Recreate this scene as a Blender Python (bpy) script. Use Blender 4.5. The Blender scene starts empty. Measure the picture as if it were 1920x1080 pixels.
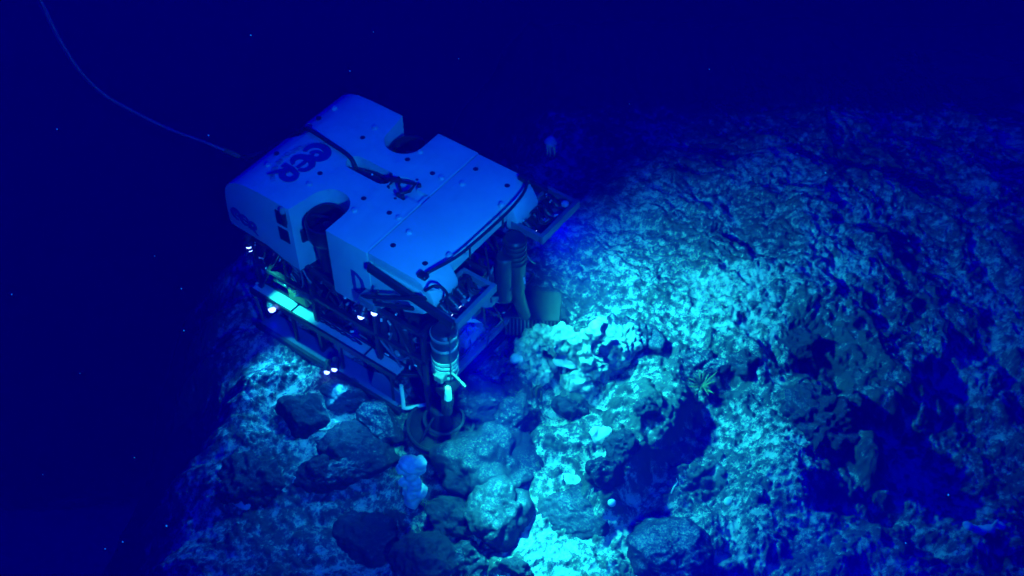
import bpy, bmesh, math, random
import numpy as np
from mathutils import Vector, Matrix

# ------------------------------------------------------------------ camera, world, light, exposure
SC = bpy.context.scene
COL = SC.collection
CAM = np.array([6.44211283, -7.22577807, 11.92051485])
FPX, PITCH, YAW = 2221.377, math.radians(47.94208807), math.radians(125.9282522)
FW = np.array([math.cos(PITCH)*math.cos(YAW), math.cos(PITCH)*math.sin(YAW), -math.sin(PITCH)])
RT = np.array([math.sin(YAW), -math.cos(YAW), 0.0])
UP = np.cross(RT, FW)
HF = np.array([math.cos(YAW), math.sin(YAW), 0.0])        # horizontal viewing direction

cam_d = bpy.data.cameras.new('camera')
cam_d.sensor_width = 36.0
cam_d.lens = FPX/1920.0*36.0
cam_d.clip_start, cam_d.clip_end = 0.05, 2000.0
cam = bpy.data.objects.new('camera', cam_d)
COL.objects.link(cam)
cam.matrix_world = Matrix(((RT[0], UP[0], -FW[0], CAM[0]), (RT[1], UP[1], -FW[1], CAM[1]),
                           (RT[2], UP[2], -FW[2], CAM[2]), (0, 0, 0, 1)))
SC.camera = cam
SC.render.resolution_x, SC.render.resolution_y = 1024, 576

world = bpy.data.worlds.new('World')
SC.world = world
world.use_nodes = True
bg = world.node_tree.nodes['Background']
bg.inputs['Color'].default_value = (0.0, 0.0, 1.0, 1)     # the deep water's own blue, from all round
bg.inputs['Strength'].default_value = 2.35
WATER_DENSITY = 0.075

SC.view_settings.view_transform = 'Standard'
SC.view_settings.look = 'None'
SC.view_settings.exposure = 0.0
SC.view_settings.gamma = 1.0
SC.view_settings.use_curve_mapping = False
SC.render.engine = 'CYCLES'
SC.cycles.use_denoising = True
SC.cycles.max_bounces = 5
SC.cycles.diffuse_bounces = 2
SC.cycles.volume_bounces = 0
SC.cycles.sample_clamp_indirect = 4.0

LAMP_COL = (0.03, 1.6, 0.29)        # the vehicle's lamps after a few metres of water
SIDE_COL = (0.02, 1.05, 0.42)         # its side lamps
FLOOD_COL = (0.06, 4.1, 1.0)      # the camera platform's lamps after fifteen metres of water


def spot(name, pos, target, power, color, deg, blend=0.6, radius=0.05, parent=None):
    d = bpy.data.lights.new(name, 'SPOT')
    d.energy, d.color = power, color
    d.spot_size, d.spot_blend = math.radians(deg), blend
    d.shadow_soft_size = radius
    o = bpy.data.objects.new(name, d)
    COL.objects.link(o)
    v = Vector(target) - Vector(pos)
    o.location = pos
    o.rotation_euler = v.to_track_quat('-Z', 'Y').to_euler()
    if parent:
        o.parent = parent
    return o


# lamps of the camera platform, hung beside the camera
PL = CAM + RT*3.0 - UP*3.0
spot('platform_lamp', PL, (-.22, -0.12, 2.25), 28000, FLOOD_COL, 18.5, 1.0, 0.15)
spot('platform_lamp', PL + UP*.4, (1.4, -1.2, .6), 17000, FLOOD_COL, 27, 1.0, 0.15)
spot('platform_flood', CAM + RT*1.2 - UP*0.6, CAM + FW*12 - RT*3.5, 170, (0.01, 2.2, 1.0), 66, 0.6, 0.15)


# ------------------------------------------------------------------ survey: photograph pixel + one known coordinate -> place
def ray(X, Y):
    return FW*FPX + RT*(X-960) - UP*(Y-540)


def on(ax, v, X, Y):
    d = ray(X, Y)
    return CAM + (v-CAM[ax])/d[ax]*d


def at_x(X, Y, v): return on(0, v, X, Y)
def at_y(X, Y, v): return on(1, v, X, Y)
def at_z(X, Y, v): return on(2, v, X, Y)


# ------------------------------------------------------------------ noise
def _h(ix, iy, iz, s):
    n = (ix.astype(np.int64)*374761393 + iy.astype(np.int64)*668265263 + iz.astype(np.int64)*2147483647
         + s*1274126177) & 0xffffffff
    n = ((n ^ (n >> 13))*1274126177) & 0xffffffff
    n = ((n ^ (n >> 16))*2246822519) & 0xffffffff
    n = n ^ (n >> 15)
    return (n & 0xffffff)/float(0xffffff)


def pn2(x, y, s=0):
    ix, iy = np.floor(x), np.floor(y)
    fx, fy = x-ix, y-iy
    u, v = fx*fx*fx*(fx*(fx*6-15)+10), fy*fy*fy*(fy*(fy*6-15)+10)
    z = np.zeros_like(ix)

    def g(dx, dy):
        a = _h(ix+dx, iy+dy, z, s)*6.2831853
        return np.cos(a)*(fx-dx)+np.sin(a)*(fy-dy)
    a = g(0, 0)*(1-u)+g(1, 0)*u
    b = g(0, 1)*(1-u)+g(1, 1)*u
    return (a*(1-v)+b*v)*1.5


def fbm(x, y, o=4, s=0, gain=0.5):
    t, a = np.zeros_like(x), 1.0
    for k in range(o):
        t += a*pn2(x, y, s+k*17)
        x, y, a = x*2.03+3.1, y*2.03-1.7, a*gain
    return t


def cells(x, y, s=0, jit=0.9):
    ix, iy = np.floor(x), np.floor(y)
    d1 = np.full(x.shape, 9.0); d2 = np.full(x.shape, 9.0); rnd = np.zeros_like(x)
    z = np.zeros_like(ix)
    for dx in (-1, 0, 1):
        for dy in (-1, 0, 1):
            cx, cy = ix+dx, iy+dy
            px = cx+.5+jit*(_h(cx, cy, z, s)-.5)
            py = cy+.5+jit*(_h(cx, cy, z, s+7)-.5)
            d = np.hypot(px-x, py-y)
            rr = _h(cx, cy, z, s+13)
            m = d < d1
            d2 = np.where(m, d1, np.minimum(d2, d))
            rnd = np.where(m, rr, rnd)
            d1 = np.where(m, d, d1)
    return d1, d2, rnd


def vn3(p, s=0):
    i = np.floor(p); f = p-i
    w = f*f*f*(f*(f*6-15)+10)
    t = 0
    for dx in (0, 1):
        for dy in (0, 1):
            for dz in (0, 1):
                k = _h(i[:, 0]+dx, i[:, 1]+dy, i[:, 2]+dz, s)
                t = t + k*(w[:, 0] if dx else 1-w[:, 0])*(w[:, 1] if dy else 1-w[:, 1])*(w[:, 2] if dz else 1-w[:, 2])
    return t*2-1


def sst(a, b, x):
    t = np.clip((x-a)/(b-a), 0, 1)
    return t*t*(3-2*t)


# ------------------------------------------------------------------ materials
def new_mat(name):
    m = bpy.data.materials.new(name)
    m.use_nodes = True
    return m, m.node_tree, m.node_tree.nodes['Principled BSDF']


def simple(name, col, rough=0.5, metal=0.0, var=0.25, scale=9.0, bump=0.0):
    m, nt, b = new_mat(name)
    tc = nt.nodes.new('ShaderNodeTexCoord')
    n = nt.nodes.new('ShaderNodeTexNoise')
    n.inputs['Scale'].default_value = scale
    n.inputs['Detail'].default_value = 5
    nt.links.new(tc.outputs['Object'], n.inputs['Vector'])
    r = nt.nodes.new('ShaderNodeValToRGB')
    e = r.color_ramp.elements
    e[0].position, e[1].position = 0.3, 0.7
    e[0].color = tuple(c*(1-var) for c in col)+(1,)
    e[1].color = tuple(min(1, c*(1+var*.4)) for c in col)+(1,)
    nt.links.new(n.outputs['Fac'], r.inputs['Fac'])
    nt.links.new(r.outputs['Color'], b.inputs['Base Color'])
    b.inputs['Roughness'].default_value = rough
    b.inputs['Metallic'].default_value = metal
    if bump:
        bp = nt.nodes.new('ShaderNodeBump')
        bp.inputs['Strength'].default_value = bump
        bp.inputs['Distance'].default_value = 0.02
        nt.links.new(n.outputs['Fac'], bp.inputs['Height'])
        nt.links.new(bp.outputs['Normal'], b.inputs['Normal'])
    return m


def glow(name, col, st):
    m, nt, b = new_mat(name)
    b.inputs['Base Color'].default_value = (.6, .6, .6, 1)
    b.inputs['Emission Color'].default_value = col+(1,)
    b.inputs['Emission Strength'].default_value = st
    return m


M = dict(
    foam=simple('foam_skin', (.62, .62, .60), .42, var=.10, scale=2.5),
    foam_edge=simple('seam_paint', (.66, .66, .64), .5, var=.08),
    black=simple('black_coated_metal', (.022, .022, .024), .38, .0, .4),
    rubber=simple('black_rubber', (.018, .018, .018), .6, 0, .4),
    dark=simple('dark_plastic', (.036, .036, .04), .4, 0, .4),
    grey=simple('anodised_grey_metal', (.22, .22, .23), .35, .3, .3),
    pale=simple('pale_plastic', (.62, .62, .60), .45, 0, .2),
    white=simple('white_paint', (.8, .8, .8), .4, 0, .1),
    plate=simple('blue_grey_plate', (.16, .17, .20), .45, 0, .3),
    bluep=simple('blue_plastic_plate', (.10, .16, .34), .45, 0, .2),
    ink=simple('blue_logo_ink', (.03, .03, .26), .6, 0, .15),
    inkpale=simple('faint_grey_lettering', (.30, .30, .42), .6, 0, .1),
    clear=simple('cloudy_acrylic', (.34, .36, .36), .15, 0, .3),
    yellow=simple('yellow_rubber', (.22, .20, .07), .5, 0, .2),
    tether=simple('tether_jacket', (.34, .34, .38), .5, 0, .2),
    lens=glow('lamp_lens', (.62, 1.0, .8), 14.0),
    sponge=simple('white_sponge_tissue', (.78, .78, .74), .8, 0, .22, 14, .4),
    spongeb=simple('pale_sponge_tissue', (.55, .58, .58), .8, 0, .3, 10, .4),
    crinoid=simple('yellow_crinoid_arms', (.16, .15, .045), .7, 0, .3),
    jelly=simple('pale_jelly', (.5, .52, .55), .3, 0, .3),
    snow=simple('marine_snow_flake', (.8, .8, .8), .8, 0, .1),
)


def rock_material(name, use_attr):
    m, nt, b = new_mat(name)
    N, L = nt.nodes, nt.links
    tc = N.new('ShaderNodeTexCoord')
    gm = N.new('ShaderNodeNewGeometry')
    P = gm.outputs['Position']

    def noise(sc, det, rough=.6):
        n = N.new('ShaderNodeTexNoise')
        n.inputs['Scale'].default_value = sc
        n.inputs['Detail'].default_value = det
        n.inputs['Roughness'].default_value = rough
        L.new(P, n.inputs['Vector'])
        return n.outputs['Fac']

    def math_(op, a, c, clamp=False):
        n = N.new('ShaderNodeMath'); n.operation = op; n.use_clamp = clamp
        for k, v in enumerate((a, c)):
            if isinstance(v, (int, float)): n.inputs[k].default_value = v
            else: L.new(v, n.inputs[k])
        return n.outputs[0]
    if use_attr:
        at = N.new('ShaderNodeAttribute'); at.attribute_name = 'sediment'
        base = at.outputs['Fac']
        f1 = math_('MULTIPLY', math_('SUBTRACT', noise(20, 5, .75), .5), 1.35)
        f2 = math_('MULTIPLY', math_('SUBTRACT', noise(48, 3, .6), .5), 1.2)
        fac = math_('ADD', math_('ADD', base, f1), f2)
    else:
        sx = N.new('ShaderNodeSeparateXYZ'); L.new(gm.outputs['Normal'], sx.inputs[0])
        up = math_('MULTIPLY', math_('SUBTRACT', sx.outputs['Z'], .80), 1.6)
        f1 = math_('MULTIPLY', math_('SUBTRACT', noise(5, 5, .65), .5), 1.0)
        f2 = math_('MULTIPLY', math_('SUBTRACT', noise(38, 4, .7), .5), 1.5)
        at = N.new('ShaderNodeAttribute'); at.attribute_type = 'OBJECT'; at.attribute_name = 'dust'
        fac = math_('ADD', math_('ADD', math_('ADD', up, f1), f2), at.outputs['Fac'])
    r = N.new('ShaderNodeValToRGB')
    el = r.color_ramp.elements
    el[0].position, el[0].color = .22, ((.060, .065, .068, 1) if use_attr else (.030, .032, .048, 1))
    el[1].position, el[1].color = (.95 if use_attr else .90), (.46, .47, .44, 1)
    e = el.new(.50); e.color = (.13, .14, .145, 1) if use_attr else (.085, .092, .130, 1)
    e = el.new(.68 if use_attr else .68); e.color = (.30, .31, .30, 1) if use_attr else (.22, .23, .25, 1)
    L.new(fac, r.inputs['Fac'])
    L.new(r.outputs['Color'], b.inputs['Base Color'])
    b.inputs['Roughness'].default_value = .85
    b.inputs['Specular IOR Level'].default_value = .15
    bp = N.new('ShaderNodeBump')
    bp.inputs['Strength'].default_value = .55 if use_attr else .4
    bp.inputs['Distance'].default_value = .03
    L.new(math_('ADD', noise(22, 6, .7), math_('MULTIPLY', noise(90, 2), .3)), bp.inputs['Height'])
    L.new(bp.outputs['Normal'], b.inputs['Normal'])
    return m


M['ground'] = rock_material('sediment_over_basalt', True)
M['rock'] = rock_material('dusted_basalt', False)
M['crag'] = simple('pale_crusted_rock', (.36, .37, .35), .85, 0, .72, 13, .8)


# ------------------------------------------------------------------ mesh helpers
def rot_to(d):
    return Vector((0, 0, 1)).rotation_difference(Vector(d).normalized()).to_matrix()


class MB:
    def __init__(self): self.v, self.f = [], []

    def add(self, vs, fs):
        o = len(self.v)
        self.v += [tuple(map(float, p)) for p in vs]
        self.f += [tuple(i+o for i in f) for f in fs]
        return self

    def box(self, lo, hi, R=None, c=None, ch=0.006):
        lo, hi = np.minimum(lo, hi), np.maximum(lo, hi)
        ch = min(ch, *(0.3*(hi-lo)))
        vs, idx = [], {}
        for sx in (0, 1):
            for sy in (0, 1):
                for sz in (0, 1):
                    s = (sx, sy, sz)
                    p = np.where(np.array(s) == 1, hi, lo)
                    ins = np.where(np.array(s) == 1, -ch, ch)
                    for a in range(3):
                        q = p+ins; q[a] = p[a]
                        idx[s, a] = len(vs); vs.append(q)
        fs = []
        for a in range(3):
            b_, c_ = (a+1) % 3, (a+2) % 3
            for sd in (0, 1):
                loop = []
                for (i, j) in ((0, 0), (1, 0), (1, 1), (0, 1)):
                    s = [0, 0, 0]; s[a] = sd; s[b_] = i; s[c_] = j
                    loop.append(idx[tuple(s), a])
                fs.append(loop if sd else loop[::-1])
        for a in range(3):
            b_, c_ = (a+1) % 3, (a+2) % 3
            for i in (0, 1):
                for j in (0, 1):
                    s0 = [0, 0, 0]; s0[a] = 0; s0[b_] = i; s0[c_] = j
                    s1 = list(s0); s1[a] = 1
                    s0, s1 = tuple(s0), tuple(s1)
                    fs.append([idx[s0, b_], idx[s1, b_], idx[s1, c_], idx[s0, c_]])
        for s in [(x, y, z) for x in (0, 1) for y in (0, 1) for z in (0, 1)]:
            fs.append([idx[s, 0], idx[s, 1], idx[s, 2]])
        if R is not None:
            vs = [np.array(R) @ (np.array(p)-np.array(c))+np.array(c) for p in vs]
        return self.add(vs, fs)

    def bar(self, p0, p1, w, h, ch=0.005):
        p0, p1 = np.array(p0, float), np.array(p1, float)
        L = np.linalg.norm(p1-p0); d = (p1-p0)/L
        z = np.array([0, 0, 1.]) if abs(d[2]) < .95 else np.array([1., 0, 0])
        s = np.cross(z, d); s /= np.linalg.norm(s); t = np.cross(d, s)
        m = MB().box((0, -w/2, -h/2), (L, w/2, h/2), ch=ch)
        return self.add([p0+d*v[0]+s*v[1]+t*v[2] for v in m.v], m.f)

    def lathe(self, p0, d, prof, seg=20, cap=True):
        R = np.array(rot_to(d)); p0 = np.array(p0, float)
        vs, fs = [], []
        for (h, r) in prof:
            for k in range(seg):
                a = 2*math.pi*k/seg
                vs.append(p0+R @ np.array((r*math.cos(a), r*math.sin(a), h)))
        n = len(prof)
        for i in range(n-1):
            for k in range(seg):
                a, b = i*seg+k, i*seg+(k+1) % seg
                fs.append((a, b, b+seg, a+seg))
        if cap:
            fs.append(tuple(range(seg))[::-1]); fs.append(tuple((n-1)*seg+k for k in range(seg)))
        return self.add(vs, fs)

    def cyl(self, p0, p1, r, seg=18, ch=None):
        p0, p1 = np.array(p0, float), np.array(p1, float)
        L = np.linalg.norm(p1-p0); ch = min(r*.18, L*.2) if ch is None else ch
        return self.lathe(p0, p1-p0, [(0, r-ch), (ch, r), (L-ch, r), (L, r-ch)], seg)

    def tube(self, pts, r, seg=8, smooth=0, closed=False):
        P = [np.array(p, float) for p in pts]
        if smooth:
            Q = []
            n = len(P)
            for i in range(n-1 if not closed else n):
                p0 = P[i-1] if (i > 0 or closed) else P[i]*2-P[i+1]
                p1, p2 = P[i], P[(i+1) % n]
                p3 = P[(i+2) % n] if (i+2 < n or closed) else p2*2-p1
                for k in range(smooth):
                    t = k/smooth
                    Q.append(.5*((2*p1)+(p2-p0)*t+(2*p0-5*p1+4*p2-p3)*t*t+(3*p1-p0-3*p2+p3)*t**3))
            if not closed: Q.append(P[-1])
            P = Q
        n = len(P)
        rr = r if hasattr(r, '__len__') else [r]*n
        if len(rr) != n: rr = np.interp(np.linspace(0, 1, n), np.linspace(0, 1, len(rr)), rr)
        vs, fs = [], []
        nrm = None
        for i in range(n):
            if closed: t = P[(i+1) % n]-P[i-1]
            else: t = P[min(i+1, n-1)]-P[max(i-1, 0)]
            t = t/(np.linalg.norm(t)+1e-9)
            if nrm is None:
                nrm = np.cross(t, (0, 0, 1.)) if abs(t[2]) < .9 else np.cross(t, (1., 0, 0))
            nrm = nrm-t*(nrm @ t); nrm /= np.linalg.norm(nrm)
            b = np.cross(t, nrm)
            for k in range(seg):
                a = 2*math.pi*k/seg
                vs.append(P[i]+rr[i]*(nrm*math.cos(a)+b*math.sin(a)))
        for i in range(n if closed else n-1):
            for k in range(seg):
                a, b = i*seg+k, i*seg+(k+1) % seg
                c, d = ((i+1) % n)*seg+(k+1) % seg, ((i+1) % n)*seg+k
                fs.append((a, b, c, d))
        if not closed:
            fs.append(tuple(range(seg))[::-1]); fs.append(tuple((n-1)*seg+k for k in range(seg)))
        return self.add(vs, fs)

    def ball(self, c, r, seg=14, rings=8):
        r = np.array(r if hasattr(r, '__len__') else (r, r, r), float); c = np.array(c, float)
        vs = [c+r*(0, 0, -1)]
        for i in range(1, rings):
            th = -math.pi/2+math.pi*i/rings
            for k in range(seg):
                a = 2*math.pi*k/seg
                vs.append(c+r*(math.cos(th)*math.cos(a), math.cos(th)*math.sin(a), math.sin(th)))
        vs.append(c+r*(0, 0, 1))
        fs = []
        for k in range(seg): fs.append((0, 1+(k+1) % seg, 1+k))
        for i in range(rings-2):
            for k in range(seg):
                a, b = 1+i*seg+k, 1+i*seg+(k+1) % seg
                fs.append((a, b, b+seg, a+seg))
        o = 1+(rings-2)*seg; t = len(vs)-1
        for k in range(seg): fs.append((o+k, o+(k+1) % seg, t))
        return self.add(vs, fs)

    def prism(self, poly, z0, z1, fn=lambda x, y, z: (x, y, z)):
        n = len(poly)
        vs = [fn(x, y, z0) for x, y in poly]+[fn(x, y, z1) for x, y in poly]
        fs = [tuple(range(n))[::-1], tuple(range(n, 2*n))]
        fs += [(i, (i+1) % n, n+(i+1) % n, n+i) for i in range(n)]
        return self.add(vs, fs)

    def build(self, name, mat, parent=None, angle=35):
        me = bpy.data.meshes.new(name)
        me.from_pydata(self.v, [], self.f)
        return finish(me, name, mat, parent, angle)


def finish(me, name, mat, parent=None, angle=35):
    me.validate()
    bm = bmesh.new(); bm.from_mesh(me)
    bmesh.ops.recalc_face_normals(bm, faces=bm.faces)
    bm.to_mesh(me); bm.free()
    me.polygons.foreach_set('use_smooth', [True]*len(me.polygons))
    me.set_sharp_from_angle(angle=math.radians(angle))
    me.materials.clear()
    me.materials.append(mat)
    o = bpy.data.objects.new(name, me)
    COL.objects.link(o)
    if parent is not None: o.parent = parent
    return o


def tag(o, label=None, cat=None, group=None, kind=None):
    if label: o['label'] = label
    if cat: o['category'] = cat
    if group: o['group'] = group
    if kind: o['kind'] = kind
    return o


def empty(name, loc=(0, 0, 0)):
    o = bpy.data.objects.new(name, None)
    COL.objects.link(o)
    o.location = loc
    o.empty_display_size = .2
    return o


# ------------------------------------------------------------------ SEABED
A0 = CAM[:2]


def ab(x, y):
    dx, dy = x-A0[0], y-A0[1]
    return dx*RT[0]+dy*RT[1], dx*HF[0]+dy*HF[1]


def from_ab(a, b):
    return A0[0]+a*RT[0]+b*HF[0], A0[1]+a*RT[1]+b*HF[1]


def gp(X, Y, z=0.0):
    return at_z(X, Y, z)[:2]


def bump_(x, y, X, Y, z, rad, h):
    c = gp(X, Y, z)
    return h*np.exp(-((x-c[0])**2+(y-c[1])**2)/(rad*rad))


def seg_dist(x, y, pts):
    """distance to a polyline, signed: positive on its right-hand side; and the place along it"""
    best = np.full(x.shape, 1e9); sg = np.ones_like(x); along = np.zeros_like(x)
    for i in range(len(pts)-1):
        p, q = np.array(pts[i]), np.array(pts[i+1])
        d = q-p; L2 = d @ d
        t = np.clip(((x-p[0])*d[0]+(y-p[1])*d[1])/L2, 0, 1)
        ex, ey = x-p[0]-t*d[0], y-p[1]-t*d[1]
        dd = np.hypot(ex, ey)
        m = dd < best
        best = np.where(m, dd, best)
        sg = np.where(m, np.sign(d[0]*ey-d[1]*ex), sg)
        along = np.where(m, (i+t)/(len(pts)-1), along)
    return best, sg, along


RIDGE1 = [gp(*p) for p in ((1345, 690, .4), (1285, 722, .5), (1235, 765, .55), (1195, 820, .55), (1160, 895, .5), (1120, 930, .3))]
RIDGE2 = [gp(*p) for p in ((1660, 715, .2), (1625, 770, .35), (1625, 840, .3), (1660, 900, .2))]
RIDGE3 = [gp(*p) for p in ((1440, 645, .2), (1500, 632, .25), (1560, 655, .2))]


def terrain(x, y):
    x = np.asarray(x, float); y = np.asarray(y, float)
    a, b = ab(x, y)
    wx, wy = x+.25*fbm(x*.9, y*.9, 3, 31), y+.25*fbm(x*.9+9, y*.9, 3, 37)
    h = .16*fbm(x*.45, y*.45, 3, 3)
    # the slope falls off to the left of the vehicle and at the lower left
    edge = -3.35+.45*fbm(b*.7, a*.3, 3, 5)+4.2*sst(11.2, 14.0, b)
    q = np.clip(edge-a, 0, 60)
    h -= 14*(1-np.exp(-.10*q*q/(1+.25*q)))
    q = np.clip(b-11.6-.4*fbm(a*.5, b*.2, 3, 6), 0, 200)
    h -= .055*q*q/(1+.05*q)
    # the ridge that throws the long shadow, steep on its far side
    d, s, al = seg_dist(wx, wy, RIDGE1)
    fade = sst(0, .2, al)*sst(0, .2, 1-al)
    far = np.where(s > 0, 0, 1)
    h += fade*.42*np.where(far > 0, np.exp(-(d/.50)**2), np.exp(-(d/.27)**2))
    hol = gp(1270, 850)
    h -= .16*np.exp(-(((x-hol[0])**2+(y-hol[1])**2)/.5**2))
    d, s, al = seg_dist(wx, wy, RIDGE2)
    fade = sst(0, .25, al)*sst(0, .25, 1-al)
    h += fade*.25*np.exp(-(d/.22)**2)
    hol = gp(1810, 830)
    h -= .6*np.exp(-((wx-hol[0])**2+(wy-hol[1])**2)/1.2**2*(1+.7*fbm(x*1.3, y*1.3, 3, 91)))
    d, s, al = seg_dist(wx, wy, RIDGE3)
    h += sst(0, .25, al)*sst(0, .25, 1-al)*.2*np.exp(-(d/.16)**2)
    for (X, Y, z, rad, hh) in ((1510, 668, 0, .18, -.3), (1380, 690, .2, .14, -.18), (1040, 765, 0, .2, -.28),
                               (1120, 755, 0, .16, -.2), (1540, 770, .1, .35, .2), (1700, 780, 0, .3, -.2),
                               (690, 960, 0, .6, -.35), (1330, 930, 0, .3, -.2), (820, 850, 0, .35, -.15),
                               (1500, 900, 0, .45, .18), (1420, 1000, 0, .3, .15), (1200, 640, 0, .5, .12)):
        h += bump_(x, y, X, Y, z, rad, hh)
    near = np.exp(-(((x-1.9)/1.6)**2+((y-.2)/1.7)**2))
    front = sst(.5, 1.0, np.exp(-(((x-1.6)/2.6)**2+((y+.2)/2.6)**2))+.15*fbm(x, y, 2, 77))
    # rubble: rounded lumps of three sizes
    for sc, amp, sd in ((2.3, .14, 41), (5.6, .06, 43), (12., .022, 47)):
        d1, d2, rn = cells(wx*sc, wy*sc, sd)
        lump = np.sqrt(np.clip(1-(d1/.62)**2, 0, 1))*sst(.35, .75, rn)
        k = (.30+.9*near) if sc < 6 else (.50+.5*near)
        h += amp*lump*k
    h += .04*fbm(x*2.4, y*2.4, 3, 51)+.015*fbm(x*11, y*11, 4, 53, .6)
    # broken crust: low ledges
    for sc, st, sd in ((.8, .028, 81), (1.9, .017, 83)):
        f = fbm(wx*sc, wy*sc, 4, sd, .55)
        h += st*(sst(-.04, .04, f)+sst(.24, .31, f)+sst(-.33, -.26, f)-1.5)
    d1, d2, rn = cells(x*22, y*22, 59)
    h += .012*np.sqrt(np.clip(1-(d1/.6)**2, 0, 1))*sst(.4, .8, rn)
    return h


def hit(X, Y):
    d = ray(X, Y); d = d/np.linalg.norm(d)
    t = np.linspace(8, 30, 2600)
    P = CAM[None]+t[:, None]*d[None]
    H = terrain(P[:, 0], P[:, 1])
    i = int(np.argmax(P[:, 2] < H))
    return P[i]


def stretch(lo, hi, n, out, grow=1.22):
    core = np.linspace(lo, hi, n); st = core[1]-core[0]
    L, R = [], []
    p, s = lo, st
    while p > -out: s *= grow; p -= s; L.append(p)
    p, s = hi, st
    while p < out: s *= grow; p += s; R.append(p)
    return np.array(L[::-1]+list(core)+R)


ga = stretch(-4.6, 7.6, 800, 120)
gb = stretch(6.2, 15.0, 540, 130)
AA, BB = np.meshgrid(ga, gb)
GX, GY = from_ab(AA, BB)
GX, GY = GX.ravel(), GY.ravel()
GZ = terrain(GX, GY)
na, nb = len(ga), len(gb)
# sediment: thick in the pockets between the lumps, thin on the lumps and on steep faces
G2 = GZ.reshape(nb, na)


def blur(z, n):
    for _ in range(n):
        z = (z+np.roll(z, 1, 0)+np.roll(z, -1, 0)+np.roll(z, 1, 1)+np.roll(z, -1, 1))/5
    return z


pocket = (blur(G2, 40)-G2).ravel()
dzb = np.gradient(G2, axis=0)/np.gradient(BB, axis=0)
dza = np.gradient(G2, axis=1)/np.gradient(AA, axis=1)
slope = blur(np.hypot(dza, dzb), 2).ravel()
sed = .53+6.5*pocket-.20*(slope-.25)+.36*fbm(GX*.8, GY*.8, 4, 61)+.46*fbm(GX*7.5, GY*7.5, 4, 67, .78)
for (X, Y, rad, k) in ((1300, 585, .9, .28), (1060, 1000, .7, .25), (490, 760, .6, .36), (640, 800, .5, .2), (1110, 860, .4, .12),
                       (1230, 680, .5, -.05), (1320, 900, .5, -.15)):
    sed += bump_(GX, GY, X, Y, 0, rad, k)
sed = np.clip(sed, -.2, 1.2)

me = bpy.data.meshes.new('seabed')
ii = np.arange((nb-1)*(na-1))
r0 = ii//(na-1)*na+ii % (na-1)
quads = np.stack([r0, r0+1, r0+1+na, r0+na], 1).astype(np.int32)
me.vertices.add(na*nb)
me.vertices.foreach_set('co', np.stack([GX, GY, GZ], 1).ravel())
me.loops.add(quads.size)
me.loops.foreach_set('vertex_index', quads.ravel())
me.polygons.add(len(quads))
me.polygons.foreach_set('loop_start', np.arange(0, quads.size, 4, dtype=np.int32))
me.polygons.foreach_set('use_smooth', [True]*len(quads))
me.update(calc_edges=True)
att = me.attributes.new('sediment', 'FLOAT', 'POINT')
att.data.foreach_set('value', sed.astype(np.float32))
me.materials.append(M['ground'])
seabed = bpy.data.objects.new('seabed', me)
COL.objects.link(seabed)
tag(seabed, kind='structure')


# ------------------------------------------------------------------ THE VEHICLE (forward +x, its left +y, up z)
ROV = empty('underwater_vehicle', (0, 0, 0))
tag(ROV, 'boxy underwater vehicle with pale foam top, black frame and lit lamps hovering over rocks', 'underwater vehicle')


def boolean_obj(base, cutters, bevel=.045, seg=3):
    for c in cutters:
        md = base.modifiers.new('cut', 'BOOLEAN')
        md.operation, md.solver, md.object = 'DIFFERENCE', 'EXACT', c
    if bevel:
        md = base.modifiers.new('bevel', 'BEVEL')
        md.width, md.segments, md.limit_method, md.angle_limit = bevel, seg, 'ANGLE', math.radians(38)
        md.use_clamp_overlap = True
    dg = bpy.context.evaluated_depsgraph_get()
    dg.update()
    nm = bpy.data.meshes.new_from_object(base.evaluated_get(dg))
    base.modifiers.clear()
    base.data = nm
    nm.polygons.foreach_set('use_smooth', [True]*len(nm.polygons))
    nm.set_sharp_from_angle(angle=math.radians(50))
    for c in cutters:
        bpy.data.objects.remove(c)
    return base


ZT = 2.70
xz = lambda x, z, y: (x, y, z)
prof = [(-.006, ZT), (-.4, ZT), (-1.0, ZT), (-1.62, ZT), (-1.85, 2.685), (-2.0, 2.64), (-2.12, 2.565), (-2.20, 2.45), (-2.235, 2.30),
        (-2.25, 2.1), (-2.25, 1.88), (-2.2, 1.85), (-1.65, 1.83), (-1.40, 1.74), (-1.15, 1.70), (-.006, 1.70)]
foam = MB().prism([(p[0], p[1]) for p in prof], -1.0, 1.0, xz).build('foam_block', M['foam'], ROV)


def notch(s):
    pts = [(-.595, 1.2), (-.595, .70)]
    for k in range(0, 13):
        a = math.radians(0-k*15)
        pts.append((-.845+.25*math.cos(a), .68+.25*math.sin(a)))
    pts += [(-1.10, .72), (-1.185, 1.2)]
    return MB().prism([(x, s*y) for x, y in pts], 1.5, 3.0).build('cutter', M['foam'])


def slot(x0, x1, y0, hw, z):
    pts = []
    for k in range(9):
        a = math.radians(-90+k*22.5); pts.append((x1-hw+hw*math.cos(a), y0+hw*math.sin(a)))
    for k in range(9):
        a = math.radians(90+k*22.5); pts.append((x0+hw+hw*math.cos(a), y0+hw*math.sin(a)))
    return MB().prism(pts, z, 3.0).build('cutter', M['foam'])


cut = [notch(1), notch(-1), slot(-1.17, -.52, .03, .115, 2.48), slot(-2.6, -1.90, .15, .165, 2.0)]
tri = MB().prism([(-.52, -.06), (-.36, -.13), (-.2, -.13), (-.2, -.06), (.2, -.06), (.2, .10), (-.2, .10), (-.2, .19), (-.40, .19), (-.52, .12)], 2.655, 3.0).build('cutter', M['foam'])
cut.append(tri)
boolean_obj(foam, cut, .055, 4)

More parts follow.
